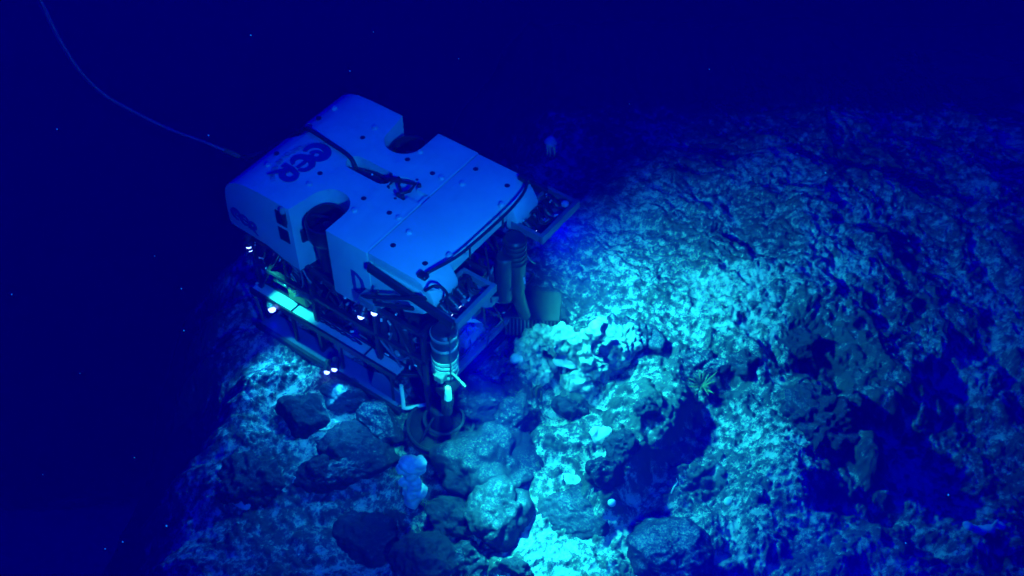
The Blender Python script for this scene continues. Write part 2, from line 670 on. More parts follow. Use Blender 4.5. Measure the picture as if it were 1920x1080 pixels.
proff = [(.006, ZT), (.66, ZT), (.74, 2.665), (.765, 2.6), (.765, 2.42), (.72, 2.34), (.42, 2.2), (.006, 1.74)]
front = MB().prism(proff, -.985, .985, xz).build('foam_nose', M['foam'], ROV)
cutn = [MB().box((.70, -.52, 2.0), (1.2, .58, 2.565)).build('cutter', M['foam']),
        MB().box((.03, -1.1, 2.50), (.80, -.955, 2.585), ch=.001).build('cutter', M['foam']),
        MB().box((.03, .955, 2.50), (.80, 1.1, 2.585), ch=.001).build('cutter', M['foam'])]
boolean_obj(front, cutn, .045, 4)
# pale seam strip and pale rim at the slot
MB().box((-.03, -.93, ZT+.001), (-.012, .93, ZT+.006), ch=.001).build('seam_strip', M['foam_edge'], ROV)
# cheek fairings at both front corners
for s, y0 in ((-1, -.965), (1, .55)):
    b = MB().prism([(.72, 2.66), (.80, 2.62), (.885, 2.46), (.885, 2.34), (.83, 2.24), (.72, 2.26)], y0, y0+.42, lambda x, z, y: (x, y, z))
    o = b.build('nose_fairing', M['foam'], ROV)
    boolean_obj(o, [], .02, 2)
# the pale keel tip below the nose
o = MB().prism([(.34, 2.18), (.74, 2.30), (.80, 2.25), (.74, 2.19), (.46, 2.04)], -1.0, -.93, lambda x, z, y: (x, y, z)).build('keel_tip', M['foam'], ROV)
boolean_obj(o, [], .02, 2)

# bolts on the foam top
for (X, Y, k) in ((627, 200, 1), (597, 217, 0), (703, 240, 1), (680, 258, 0), (502, 308, 1), (518, 284, 0), (600, 325, 0), (580, 346, 1),
                  (788, 285, 1), (764, 299, 0), (892, 317, 0), (811, 325, 0), (828, 334, 1), (867, 345, 1), (951, 348, 0), (941, 384, 1),
                  (730, 399, 0), (748, 409, 1), (767, 436, 1), (737, 460, 0), (843, 479, 1), (797, 494, 0), (665, 395, 1), (682, 372, 0),
                  (733, 326, 0), (747, 333, 0), (715, 342, 0), (728, 350, 0), (782, 337, 0), (741, 372, 0)):
    p = at_z(X, Y, ZT)
    if p[0] < -1.65: p[2] -= .02*((-1.65-p[0])/.2)
    small = X in (733, 747, 715, 728, 782, 741)
    r = .018 if small else .032
    m = MB()
    if k: m.lathe(p+(0, 0, -.01), (0, 0, 1), [(0, r*1.25), (.014, r*1.25), (.018, r), (.034, r*.75), (.036, .004)], 14)
    else: m.lathe(p+(0, 0, -.02), (0, 0, 1), [(0, r), (.023, r), (.026, r*.7), (.022, r*.3)], 14)
    m.build('bolt', M['pale'] if k else M['black'], ROV)


# logos
def ribbon(mb, pts, w, O, U, V, N):
    pts = np.array(pts, float); n = len(pts)
    ws = np.interp(np.linspace(0, 1, n), np.linspace(0, 1, len(w)), w) if hasattr(w, '__len__') else [w]*n
    L, R = [], []
    for i in range(n):
        t = pts[min(i+1, n-1)]-pts[max(i-1, 0)]; t = t/(np.linalg.norm(t)+1e-9)
        q = np.array([-t[1], t[0]])
        L.append(pts[i]+q*ws[i]/2); R.append(pts[i]-q*ws[i]/2)
    for k in range(n-1):
        quad = [L[k], L[k+1], R[k+1], R[k]]
        top = [O+U*q[0]+V*q[1]+N*.004 for q in quad]
        bot = [O+U*q[0]+V*q[1]-N*.004 for q in quad]
        mb.add(top+bot, [(0, 1, 2, 3), (7, 6, 5, 4), (0, 4, 5, 1), (1, 5, 6, 2), (2, 6, 7, 3), (3, 7, 4, 0)])


def arc(cx, cy, rx, ry, a0, a1, n=18):
    return [(cx+rx*math.cos(math.radians(a)), cy+ry*math.sin(math.radians(a))) for a in np.linspace(a0, a1, n)]


def text_mesh(txt, size):
    cu = bpy.data.curves.new('lettering', 'FONT')
    cu.body = txt; cu.size = size; cu.align_x = 'CENTER'; cu.align_y = 'CENTER'; cu.extrude = .002; cu.resolution_u = 3
    o = bpy.data.objects.new('lettering', cu); COL.objects.link(o)
    dg = bpy.context.evaluated_depsgraph_get(); dg.update()
    me = bpy.data.meshes.new_from_object(o.evaluated_get(dg))
    v = [tuple(p.co) for p in me.vertices]; f = [tuple(p.vertices) for p in me.polygons]
    bpy.data.objects.remove(o); bpy.data.meshes.remove(me)
    return v, f


def logo(O, U, V, N, S, arc_text):
    """three swirling letters o, e, r about 2.35 wide and 1 high, S = height"""
    U, V, N, O = (np.array(q, float) for q in (U, V, N, O))
    mb = MB()
    sc = lambda P: [(x*S, y*S) for x, y in P]
    for n_, (P, w) in enumerate(((arc(.42, .0, .40, .44, 25, 300), [.05, .2, .24, .2, .12]),                    # the wave round the o
                 (arc(.50, .10, .19, .20, -60, 290), [.16, .18, .12, .16]),                      # the drop inside it
                 (arc(1.12, .02, .30, .40, 60, 330), [.10, .2, .22, .2, .1]),                    # e
                 ([(.86, .02), (1.1, .06), (1.42, .04)], [.1, .12, .1]),
                 (arc(1.16, .20, .26, .21, -10, 170), [.12, .16, .12]),
                 ([(1.62, -.44), (1.60, 0), (1.66, .34)], [.2, .2, .14]),                        # r
                 (arc(1.86, .12, .24, .26, 160, -130), [.14, .2, .2, .16]),
                 ([(1.72, -.06), (1.98, -.3), (2.34, -.52)], [.16, .14, .04]))):
        ribbon(mb, sc(P), [q*S*1.3 for q in w] if hasattr(w, '__len__') else w*S*1.3, O+N*(.0012*n_), U, V, N)
    mb.build('logo', M['ink'], ROV)
    if arc_text:
        m2 = MB()
        txt = 'OCEAN EXPLORATION AND RESEARCH'
        for k, chh in enumerate(txt):
            if chh == ' ': continue
            a = math.radians(205+(330-205)*k/(len(txt)-1))
            c = np.array([1.15+1.45*math.cos(a), .42+1.18*math.sin(a)])*S
            t = np.array([-math.sin(a)*1.45, math.cos(a)*1.18]); t /= np.linalg.norm(t)
            q = np.array([-t[1], t[0]])
            v, f = text_mesh(chh, .26*S)
            pts = []
            for p in v:
                w2 = c+t*p[0]+q*p[1]
                pts.append(O+U*w2[0]+V*w2[1]+N*(p[2]+.001))
            m2.add(pts, f)
        m2.build('logo_lettering', M['inkpale'], ROV)


logo((-1.53, .02, ZT+.001), (-.06, -1, 0), (1, -.06, 0), (0, 0, 1), .32, True)
logo((-2.17, -1.001, 2.10), (.94, 0, -.20), (.20, 0, .94), (0, -1, 0), .19, False)
m = MB()
DO, DU, DV, DN = np.array((-.26, -1.002, 1.93)), np.array((1., 0, -.12)), np.array((0, 0, 1.)), np.array((0, -1., 0))
ribbon(m, [(0, 0), (0, .34)], .05, DO, DU, DV, DN)
ribbon(m, [(.0, .32), (.06, .315), (.115, .27), (.135, .17), (.115, .07), (.06, .025), (0, .02)], .055, DO+DN*.0012, DU, DV, DN)
m.build('letter', M['ink'], ROV)

# dark recess panels with a strobe beacon, and the panel on the flared wall
for z0, z1 in ((2.36, 2.58), (2.10, 2.31)):
    MB().box((-1.385, -1.008, z0), (-1.225, -.98, z1)).build('recess_panel', M['black'], ROV)
bc = MB().cyl((-1.235, -1.02, 2.44), (-1.235, -1.02, 2.62), .035).build('beacon', M['black'], ROV)
MB().lathe((-1.235, -1.02, 2.62), (0, 0, 1), [(0, .033), (.05, .033), (.08, .02), (.088, .003)], 14).build('beacon_dome', M['clear'], bc)
MB().box((-.06, -.1, -.02), (.06, .1, .02), ch=.015).build('vent_panel', M['black'], ROV)
vp = bpy.data.objects['vent_panel']
vp.location = (-1.10, -.86, 2.22); vp.rotation_euler = (math.radians(90), 0, math.radians(76))
MB().tube([(-1.10, -.80, 2.50), (-1.0, -.72, 2.47), (-.88, -.66, 2.45)], .02).build('bracket_bar', M['black'], ROV)


# vertical thrusters in the notches
def thruster(c, d, r, L, name='thruster'):
    c, d = np.array(c, float), np.array(d, float); d /= np.linalg.norm(d)
    t = MB().lathe(c-d*L/2, d, [(0, r), (.03, r*1.04), (L-.03, r*1.04), (L, r), (L, r*.9), (L-.04, r*.86), (.04, r*.86), (0, r*.9), (0, r)], 28, False).build(name, M['black'], ROV)
    MB().lathe(c-d*L*.5, d, [(0, .02), (.03, .06), (L*.55, .07), (L*.7, .04), (L*.74, .004)], 16).build('motor_hub', M['dark'], t)
    R = np.array(rot_to(d))
    pb = MB()
    for k in range(4):
        a0 = k*math.pi/2
        for j in range(1):
            vs = []
            for rr in (.05, r*.45, r*.84):
                for da, h in ((-.28, -.02), (.28, .03)):
                    a = a0+da
                    vs.append(c+R @ np.array((rr*math.cos(a), rr*math.sin(a), h)))
            vs += [v+d*.006 for v in vs]
            pb.add(vs, [(0, 1, 3, 2), (2, 3, 5, 4), (6, 8, 9, 7), (8, 10, 11, 9), (0, 2, 8, 6), (2, 4, 10, 8), (1, 7, 9, 3), (3, 9, 11, 5), (4, 5, 11, 10), (0, 6, 7, 1)])
    pb.build('propeller', M['dark'], t)
    return t


thruster((-.85, -.74, 2.40), (0, -.06, 1), .235, .26)
thruster((-.85, .74, 2.40), (0, .06, 1), .235, .26)
for s in (-1, 1):
    MB().cyl((-.85, s*.74, 1.75), (-.85, s*.74, 2.26), .15).build('thruster_column', M['black'], ROV)
    MB().box((-1.0, s*.62, 1.95), (-.7, s*.86, 2.2), ch=.04).build('thruster_mount', M['dark'], ROV)
for s in (-1, 1):
    thruster((-2.05, s*.62, 1.25), (1, s*.35, 0), .22, .3)
thruster((-.95, -.55, 1.32), (0, 1, 0), .2, .3)

# lifting bridle and shackle in the slot
MB().lathe((-1.06, .03, 2.56), (1, 0, -.05), [(0, .03), (.05, .055), (.2, .075), (.34, .075), (.42, .05), (.5, .03)], 16).build('tether_termination', M['black'], ROV)
MB().tube([(-.98, -.05, 2.56), (-.82, -.08, 2.6), (-.66, -.05, 2.58), (-.55, .03, 2.62)], .022, 8, 4).build('shackle', M['rubber'], ROV)
MB().tube([(-.98, .1, 2.56), (-.8, .13, 2.58), (-.65, .1, 2.58), (-.55, .03, 2.62)], .022, 8, 4).build('shackle', M['dark'], ROV)
MB().tube([(-.62, .04, 2.64), (-.50, .05, 2.72), (-.40, .06, 2.74)], .032, 8, 3).build('bridle_strap', M['rubber'], ROV)
MB().tube([(-.43, .06, 2.73), (-.24, .13, 2.735), (-.22, .0, 2.73), (-.27, -.08, 2.73), (-.36, -.01, 2.735)], .020, 8, 0, True).build('lifting_triangle', M['black'], ROV)
for q in ((-.24, -.1), (-.30, -.11), (-.2, .15)):
    MB().cyl((q[0], q[1], 2.65), (q[0], q[1], 2.74), .022).build('pad_eye', M['dark'], ROV)
MB().ball((-.80, .02, 2.66), .014, 8, 6).build('fitting', M['white'], ROV)

# black grab rail along the front edge
railp = [(.70, .97, 2.70), (.76, .90, 2.735), (.83, .76, 2.735), (.87, .5, 2.735), (.875, .2, 2.735), (.86, -.2, 2.735), (.835, -.5, 2.735), (.74, -.83, 2.735), (.70, -.87, 2.705)]
MB().tube(railp, .018, 10, 4).build('grab_rail', M['black'], ROV)
MB().box((.62, .90, 2.68), (.78, .965, 2.75), ch=.015).build('rail_bracket', M['black'], ROV)
MB().box((.64, -.95, 2.68), (.76, -.86, 2.74), ch=.015).build('rail_bracket', M['black'], ROV)
for y in (.3, -.3):
    MB().cyl((.86, y, 2.55), (.86, y, 2.73), .012).build('rail_post', M['black'], ROV)

# side arms that carry the lamp trays
random.seed(5)


def tray(s):
    ys = (-1.0, -.36) if s < 0 else (.56, 1.26)
    x0, x1, z = .80, 1.22, 2.36
    t = MB()
    t.bar((x0, ys[0], z), (x1, ys[0], z), .05, .10); t.bar((x0, ys[1], z), (x1, ys[1], z), .05, .10)
    t.bar((x1, ys[0]-.025, z), (x1, ys[1]+.025, z), .055, .12)
    t.bar((x0, ys[0], z-.004), (x0, ys[1], z-.004), .04, .08)
    tr = t.build('lamp_tray', M['plate'], ROV)
    MB().box((x0+.02, ys[0]+.03, z-.07), (x1-.03, ys[1]-.03, z-.05)).build('tray_floor', M['dark'], tr)
    MB().box((x0+.22, (ys[0]+ys[1])/2-.05, z-.048), (x1-.03, ys[1]-.03, z-.035)).build('tray_plate', M['plate'], tr)
    for k in range(4):
        y = ys[0]+.1+(ys[1]-ys[0]-.2)*k/3
        dx, dz = .8, -.6
        a = np.array((x0+.10, y, z+.02)); e = a+np.array((dx, 0, dz))*.17
        la = MB().lathe(a, e-a, [(0, .03), (.01, .045), (.10, .05), (.105, .06), (.165, .06), (.17, .05)], 16).build('lamp', M['black'], tr)
        MB().cyl(e-np.array((dx, 0, dz))*.005, e+np.array((dx, 0, dz))*.006, .046, 14).build('lens', M['lens'], la)
    for k in range(10):
        p = np.array((x0+random.uniform(.05, .36), random.uniform(ys[0]+.06, ys[1]-.06), z+random.uniform(-.03, .04)))
        q = p+np.array((random.uniform(-.05, .05), random.uniform(-.06, .06), random.uniform(0, .05)))
        MB().cyl(p, q, random.uniform(.008, .018), 10).build('fitting', M[random.choice(['grey', 'grey', 'pale', 'black', 'white'])], tr)
    for k in range(4):
        p = np.array((x0+.06, random.uniform(ys[0]+.05, ys[1]-.05), z+.02))
        MB().tube([p, p+(.1, .05, .06), p+(.2, -.04, .02), p+(.27, .02, -.03)], .011, 6, 4).build('cable', M['rubber'], tr)
    return tr


trn, trf = tray(-1), tray(1)
MB().ball((1.13, 1.15, 2.40), (.05, .05, .035)).build('float_ball', M['pale'], trf)
MB().bar((.05, -1.055, 2.56), (1.20, -1.045, 2.38), .05, .11).build('swing_arm', M['black'], ROV)
MB().bar((.05, 1.055, 2.56), (.84, 1.2, 2.38), .05, .11).build('swing_arm', M['black'], ROV)
MB().bar((-.02, -1.14, 2.12), (.86, -1.07, 2.60), .035, .05).build('brace', M['black'], ROV)
MB().bar((.12, -1.14, 2.10), (.70, -1.10, 2.36), .035, .05).build('brace', M['black'], ROV)
MB().tube([(.80, -1.0, 2.62), (.90, -.98, 2.74), (.98, -.93, 2.72), (1.0, -.88, 2.58), (.94, -.86, 2.46)], .016, 8, 5).build('hose', M['rubber'], ROV)
MB().tube([(.82, -.96, 2.60), (.90, -.95, 2.66), (.96, -.91, 2.62)], .010, 8, 4).build('hose', M['pale'], ROV)
MB().tube([(.76, .97, 2.66), (.74, 1.03, 2.60), (.70, 1.04, 2.50)], .014, 8, 4).build('hose', M['rubber'], ROV)


def side_lamp(pos, d, k=1., body='dark'):
    pos, d = np.array(pos, float), np.array(d, float); d /= np.linalg.norm(d)
    o = MB().lathe(pos-d*.16, d, [(0, .03), (.015, .045), (.09, .048), (.10, .06), (.155, .06), (.16, .05)], 18).build('lamp', M[body], ROV)
    MB().lathe(pos-d*.004, d, [(0, .050*k), (.018*k, .048*k), (.04*k, .036*k), (.05*k, .018*k), (.054*k, .004)], 16).build('lens', M['lens'], o)
    return o


LA = [at_y(466, 461, -1.05), at_y(469, 468, -1.0)]
side_lamp(LA[0], (.25, -.3, -.9), .75); side_lamp(LA[1], (.4, -.15, -.9), .6)
LB = at_y(510, 579, -1.05); side_lamp(LB, (.75, -.55, -.35), body='plate')
LC = [at_y(677, 593, -1.14), at_y(702, 586, -1.14)]
for p in LC: side_lamp(p, (.15, -.75, -.7), .8)
MB().box((-.06, -1.17, 1.98), (.18, -1.03, 2.14), ch=.02).build('lamp_bracket', M['plate'], ROV)
for p in LC:
    MB().bar(p+(0, 0, .15), p+(.05, .05, .36), .03, .03).build('lamp_stem', M['black'], ROV)
LD = [at_y(613, 697, -1.12), at_y(627, 692, -1.12)]
for p in LD: side_lamp(p, (.45, -.8, -.35), .75)

# chassis
fr = MB()
for s in (-1, 1):
    for x in (-2.08, -1.12, -.10, .62):
        fr.bar((x, s*.90, .10), (x, s*.90, 1.72), .06, .06)
    for z in (1.66, 1.18):
        fr.bar((-2.1, s*.90, z), (.66, s*.90, z), .06, .06)
    fr.bar((-2.08, s*.90, .75), (-1.6, s*.9, 1.64), .05, .05)
    fr.bar((.62, s*.90, .75), (.2, s*.9, 1.64), .05, .05)
for x in (-2.08, -1.12, -.10, .62):
    for z in (.14, .68, 1.62):
        fr.bar((x, -.92, z), (x, .92, z), .055, .055)
fr.build('frame', M['black'], ROV)
for s in (-1, 1):
    sr = MB()
    sr.box((-2.16, s*.84, .700), (.22, s*1.0, .735))
    sr.build('side_rail', M['pale'], ROV)
    lip = MB()
    lip.box((-2.17, s*1.0, .66), (.24, s*1.03, .765)); lip.box((-2.17, s*.815, .68), (.24, s*.84, .765))
    for x in (-1.48, -.28):
        lip.box((x-.012, s*.84, .735), (x+.012, s*1.0, .75))
    lip.build('rail_edge', M['black'], ROV)
    sk = MB()
    sk.box((-2.1, s*.80, .10), (.20, s*1.06, .14))
    sk.build('skid', M['bluep'], ROV)
    MB().bar((-2.12, s*1.08, .13), (.3, s*1.08, .13), .05, .10).build('skid_edge', M['black'], ROV)
    MB().bar((-2.1, s*.98, .14), (-2.16, s*.98, .68), .035, .035).build('rail_post', M['grey' if s < 0 else 'black'], ROV)
    for x in (-1.5, -.72, .12):
        MB().bar((x, s*.97, .14), (x, s*.97, .68), .045, .045).build('rail_post', M['black'], ROV)
MB().bar((.74, -.60, .66), (.74, .75, .66), .06, .08).build('front_bumper', M['plate'], ROV)
MB().bar((.24, -.93, .70), (.74, -.58, .66), .05, .06).build('front_bumper', M['black'], ROV)
MB().bar((.24, .93, .70), (.74, .73, .66), .05, .06).build('front_bumper', M['black'], ROV)
MB().tube([at_z(752, 722, .50), at_z(757, 765, .15), at_z(762, 766, .13), at_z(800, 758, .15)], .026, 10).build('skid_foot', M['white'], ROV)
# clear front guard under the rail: a dull blue plate
MB().prism([(-.25, .16), (.24, .16), (.24, .34), (-.02, .56), (-.16, .5)], -.985, -.975, lambda x, z, y: (x, y, z)).build('guard_plate', M['bluep'], ROV)
MB().prism([(-.62, .62), (-.15, .58), (-.22, .30), (-.55, .36)], -.80, -.70, lambda x, z, y: (x, y, z)).build('junction_box', M['clear'], ROV)
MB().box((-.20, -.75, .30), (.02, -.55, .55), ch=.03).build('junction_box', M['pale'], ROV)

# housings, tanks and pipework packed into the frame
for (p0, p1, r, mt) in (((-1.9, -.62, 1.36), (-.75, -.62, 1.36), .15, 'dark'), ((-1.9, .5, 1.36), (-.6, .5, 1.36), .17, 'dark'),
                        ((-.6, -.6, 1.28), (.4, -.6, 1.28), .14, 'dark'), ((-1.75, -.2, .95), (.1, -.2, .95), .2, 'black'),
                        ((-1.7, .35, .9), (.2, .35, .9), .2, 'black'), ((-.55, .4, 1.35), (.45, .4, 1.35), .15, 'dark'),
                        ((-1.85, -.78, .98), (-1.2, -.78, .98), .09, 'grey'), ((-.85, -.76, .95), (-.25, -.76, .95), .08, 'dark')):
    h = MB().cyl(p0, p1, r, 22)
    o = h.build('pressure_housing', M[mt], ROV)
    p0, p1 = np.array(p0), np.array(p1)
    for t in (.04, .5, .96):
        c = p0+(p1-p0)*t
        b = MB().lathe(c-(.02, 0, 0), (1, 0, 0), [(0, r), (0, r*1.09), (.04, r*1.09), (.04, r)], 22, False)
        b.build('clamp_band', M['dark'], o)
MB().box((-1.9, -.5, .2), (-1.1, .5, .62), ch=.03).build('hydraulic_unit', M['black'], ROV)
MB().box((-.9, -.6, .2), (.1, .6, .55), ch=.03).build('sample_drawer', M['dark'], ROV)
MB().box((-.55, -.86, .95), (-.30, -.72, 1.25), ch=.02).build('valve_pack', M['dark'], ROV)
MB().box((-1.62, -.88, .80), (-1.3, -.76, .98), ch=.02).build('valve_pack', M['yellow'], ROV)
for x, r in ((-.05, .06), (.10, .06), (.27, .075)):
    MB().cyl((x, -.82, 1.0), (x, -.82, 1.52), r).build('oil_compensator', M['dark'], ROV)
random.seed(11)
for k in range(34):
    x = random.uniform(-2.0, .55)
    x = max(x, -1.55)
    y0 = random.uniform(-.88, -.70)
    z0 = random.uniform(.95, 1.7)
    L = random.uniform(.25, .75)
    pts = [(x, y0, z0)]
    for j in range(3):
        pts.append((x+L*(j+1)/3+random.uniform(-.08, .08), y0+random.uniform(-.07, .07), z0-random.uniform(-.15, .3)))
    if k % 3 == 0:
        pts = [(x+random.uniform(-.06, .06)*j, y0+random.uniform(-.05, .05), z0+.1-.22*j) for j in range(4)]
    MB().tube(pts, random.uniform(.010, .022), 8, 5).build('hose', M[random.choice(['rubber', 'rubber', 'dark', 'dark', 'plate'])], ROV)
for k in range(46):
    p = np.array((random.uniform(-2.1, .6), random.uniform(-.95, -.78), random.uniform(.80, 1.66)))
    d = np.array((random.uniform(-1, 1), random.uniform(-1, 0), random.uniform(-1, 1))); d /= np.linalg.norm(d)
    MB().cyl(p, p+d*random.uniform(.03, .08), random.uniform(.008, .017), 10).build('fitting', M[random.choice(['grey', 'pale', 'grey', 'white'])], ROV)
for k in range(26):
    p = np.array((random.uniform(.6, .82), random.uniform(-.7, .8), random.uniform(.8, 2.1)))
    d = np.array((random.uniform(0, 1), random.uniform(-1, 1), random.uniform(-1, 1))); d /= np.linalg.norm(d)
    MB().cyl(p, p+d*random.uniform(.03, .09), random.uniform(.008, .02), 10).build('fitting', M[random.choice(['grey', 'pale', 'dark'])], ROV)
# chain of links lying along the near rail
for k in range(9):
    c = np.array((-1.12+.085*k, -.90, .775))
    pts = [c+np.array((.045*math.cos(a), (.02*math.sin(a) if k % 2 else 0), (0 if k % 2 else .02*math.sin(a)))) for a in np.linspace(0, 2*math.pi, 10)[:-1]]
    MB().tube(pts, .009, 6, 0, True).build('chain_link', M['black'], ROV)

# front: camera, plates, manipulators, sample crate
MB().box((.62, -.45, 1.20), (.70, .20, 1.62), ch=.02).build('front_panel', M['dark'], ROV)
pc = MB().cyl((.66, .28, 1.72), (.98, .30, 1.60), .085).build('camera_housing', M['dark'], ROV)
MB().cyl((.975, .3, 1.602), (.99, .30, 1.596), .07).build('lens', M['black'], pc)
MB().prism([at_x(865, 603, .76)[1:], at_x(902, 604, .76)[1:], at_x(876, 590, .76)[1:]], .75, .775, lambda y, z, x: (x, y, z)).build('bracket_plate', M['pale'], ROV)
pl = MB().prism([at_x(898, 560, .9)[1:], at_x(942, 555, .9)[1:], at_x(922, 576, .9)[1:], at_x(905, 577, .9)[1:]], .88, .90, lambda y, z, x: (x, y, z)).build('bracket_plate', M['plate'], ROV)
for k, X in enumerate((878, 889, 900)):
    p = at_x(X, 612, .78)
    MB().cyl(p, p+(.05, .02, -.05), .022).build('fitting', M['grey'], ROV)
MB().box((.66, -.36, .98), (.80, .0, 1.14), ch=.02).build('valve_pack', M['plate'], ROV)

random.seed(23)
for k in range(22):
    p = np.array((random.uniform(.60, .84), random.uniform(-.5, .85), random.uniform(1.2, 2.25)))
    L = random.uniform(.3, .8)
    q = np.array((random.uniform(-.1, .15), random.uniform(-.35, .35), -L))
    w_ = np.array((random.uniform(0, .18), random.uniform(-.15, .15), 0))
    MB().tube([p, p+q*.35+w_, p+q*.7+w_*.6, p+q], random.uniform(.009, .02), 8, 5).build('hose', M[random.choice(['rubber', 'rubber', 'dark', 'plate'])], ROV)
for y in (-.42, .10, .66):
    MB().bar((.70, y, .66), (.70, y, 2.1), .05, .05).build('front_post', M['black'], ROV)
MB().box((.50, -.30, 1.72), (.80, .10, 2.02), ch=.03).build('instrument_case', M['dark'], ROV)
MB().cyl((.55, .48, 1.30), (.92, .46, 1.24), .075).build('camera_housing', M['black'], ROV)
# near manipulator
S0 = at_x(832, 618, .82); S1 = at_x(835, 692, .82)
arm = MB().cyl(S0, S1, .15, 22).build('manipulator_arm', M['dark'], ROV)
for t in (.05, .30, .62, .72, .82, .97):
    c = S0+(S1-S0)*t
    MB().lathe(c, S1-S0, [(0, .14), (0, .162), (.035, .162), (.035, .14)], 22, False).build('band', M['clear'], arm)
MB().bar(S0+(.13, -.06, .05), S1+(.13, -.06, -.05), .05, .03).build('hydraulic_hose', M['black'], arm)
MB().box(S1+(-.0, -.22, .02), S1+(.12, -.1, .12), ch=.01).build('valve', M['grey'], arm)
E1 = at_x(840, 725, .92); W1 = at_x(838, 775, 1.0)
MB().tube([S1, E1], [.10, .085], 14).build('upper_link', M['black'], arm)
MB().cyl(E1+(0, -.12, 0), E1+(0, .12, 0), .10).build('elbow', M['black'], arm)
MB().tube([E1, W1], [.08, .065], 14).build('forearm', M['black'], arm)
H0 = at_x(840, 727, 1.10); H1 = at_x(840, 747, 1.10)
MB().lathe(H0, H1-H0, [(0, .03), (.01, .035), (.10, .04), (float(np.linalg.norm(H1-H0)), .048)], 14).build('handle', M['white'], arm)
for s in (-1, 1):
    b = H1
    MB().tube([b+(0, s*.03, 0), b+(.02, s*.06, -.07), b+(.03, s*.02, -.16)], [.02, .016, .01], 8, 4).build('jaw', M['black'], arm)
# far manipulator, folded
T0 = at_x(965, 445, .95); T1 = at_x(965, 540, .95); T2 = at_x(985, 592, 1.05)
arm2 = MB().cyl(T0, T1, .13, 22).build('manipulator_arm', M['black'], ROV)
MB().cyl(at_x(945, 480, .90), at_x(945, 560, .90), .10, 20).build('upper_link', M['dark'], arm2)
for k in range(5):
    c = T0+(T1-T0)*(.06+.09*k)
    MB().lathe(c, T1-T0, [(0, .12), (0, .142), (.03, .142), (.03, .12)], 20, False).build('band', M['dark'], arm2)
MB().tube([T1, T2], [.10, .07], 14).build('forearm', M['black'], arm2)
q = at_x(982, 520, 1.08); MB().cyl(q, q+(0, .02, -.12), .014).build('pin', M['white'], arm2)
# sample crate with upright ribs
cr = np.array(at_z(1000, 572, .72))
crt = MB()
ux = np.array((.86, .50, 0)); ux /= np.linalg.norm(ux); uy = np.array((-ux[1], ux[0], 0))
Rm = np.stack([ux, uy, np.array((0, 0, 1.))], 1)
crt.box(cr-(.34, .22, .36), cr+(.34, .22, -.02), Rm, cr)
crate = crt.build('sample_crate', M['black'], ROV)
rb = MB()
for k in range(15):
    x = -.33+.047*k
    rb.box(cr+(x, -.235, -.34), cr+(x+.02, -.222, -.01), Rm, cr, .003)
rb.build('crate_ribs', M['plate'], crate)
rb = MB(); rb.box(cr+(-.35, -.24, -.018), cr+(.35, .24, .01), Rm, cr, .01); rb.build('crate_lid', M['rubber'], crate)
# hoop and ring guard at the foot of the near arm
gc = at_z(826, 796, .14)
MB().tube([gc+(.40*math.cos(a), .40*math.sin(a), 0) for a in np.linspace(0, 2*math.pi, 33)[:-1]], .022, 10, 0, True).build('ring_guard', M['dark'], ROV)
MB().tube([gc+(.40*math.cos(a), .40*math.sin(a), -.1) for a in np.linspace(0, 2*math.pi, 33)[:-1]], .018, 10, 0, True).build('ring_guard', M['black'], ROV)
gd = gc+(.02, .05, .10)
MB().tube([gd+(.24*math.cos(a), .24*math.sin(a), 0) for a in np.linspace(0, 2*math.pi, 33)[:-1]], .02, 10, 0, True).build('ring_guard', M['dark'], ROV)
MB().lathe(gc+(0, 0, -.12), (0, 0, 1), [(0, .40), (.02, .42), (.06, .42), (.08, .37)], 32).build('suction_base', M['black'], ROV)
MB().cyl(gc+(.0, .02, -.05), gc+(-.02, .05, .30), .13).build('suction_head', M['black'], ROV)
for k in range(3):
    a = k*2.1+.4
    MB().bar(gc+(.38*math.cos(a), .38*math.sin(a), -.02), gc+(.10*math.cos(a), .10*math.sin(a), .24), .025, .025).build('spoke', M['black'], ROV)
MB().bar(gc+(-.30, .15, .05), (.30, -.60, .5), .07, .07).build('suction_boom', M['black'], ROV)

# light the lamps give off
TN, TF = np.array((1.08, -.68, 2.22)), np.array((1.08, .92, 2.22))
spot('lamp_light', TF, (2.6, 2.5, -.1), 9200, LAMP_COL, 101, 1.0, .10, ROV)
spot('lamp_light', TF+(0, .2, 0), (3.0, 4.3, 0), 1300, LAMP_COL, 74, 1.0, .08, ROV)
spot('lamp_light', TF+(.05, -.1, 0), (3.9, .5, 0), 3600, LAMP_COL, 48, 1.0, .08, ROV)
spot('lamp_light', TF+(0, -.25, 0), (2.7, .75, 0), 2600, LAMP_COL, 66, .8, .08, ROV)
spot('lamp_light', TN, (2.6, -1.0, -.1), 4800, LAMP_COL, 84, .8, .08, ROV)
spot('lamp_light', TN+(0, -.1, 0), (2.75, -1.55, 0), 15000, LAMP_COL, 40, 1.0, .08, ROV)
spot('lamp_light', TN+(.02, .15, 0), (1.55, .85, .3), 1500, LAMP_COL, 40, .8, .06, ROV)
spot('lamp_light', (1.25, -1.12, 2.2), (.75, -1.05, .2), 1300, LAMP_COL, 40, .8, .05, ROV)
spot('lamp_light', LA[0]+(.04, -.05, -.10), (-1.55, -.93, .74), 760, LAMP_COL, 46, .7, .03, ROV)
spot('lamp_light', LB+(.11, -.08, -.06), (-.9, -2.3, -.3), 560, SIDE_COL, 110, .8, .03, ROV)
spot('lamp_light', LC[0]+(0, -.07, -.12), (-.2, -2.1, 0), 750, SIDE_COL, 80, .8, .03, ROV)
spot('lamp_light', LD[1]+(.08, -.10, -.07), (.2, -1.9, -.1), 260, SIDE_COL, 110, .8, .03, ROV)

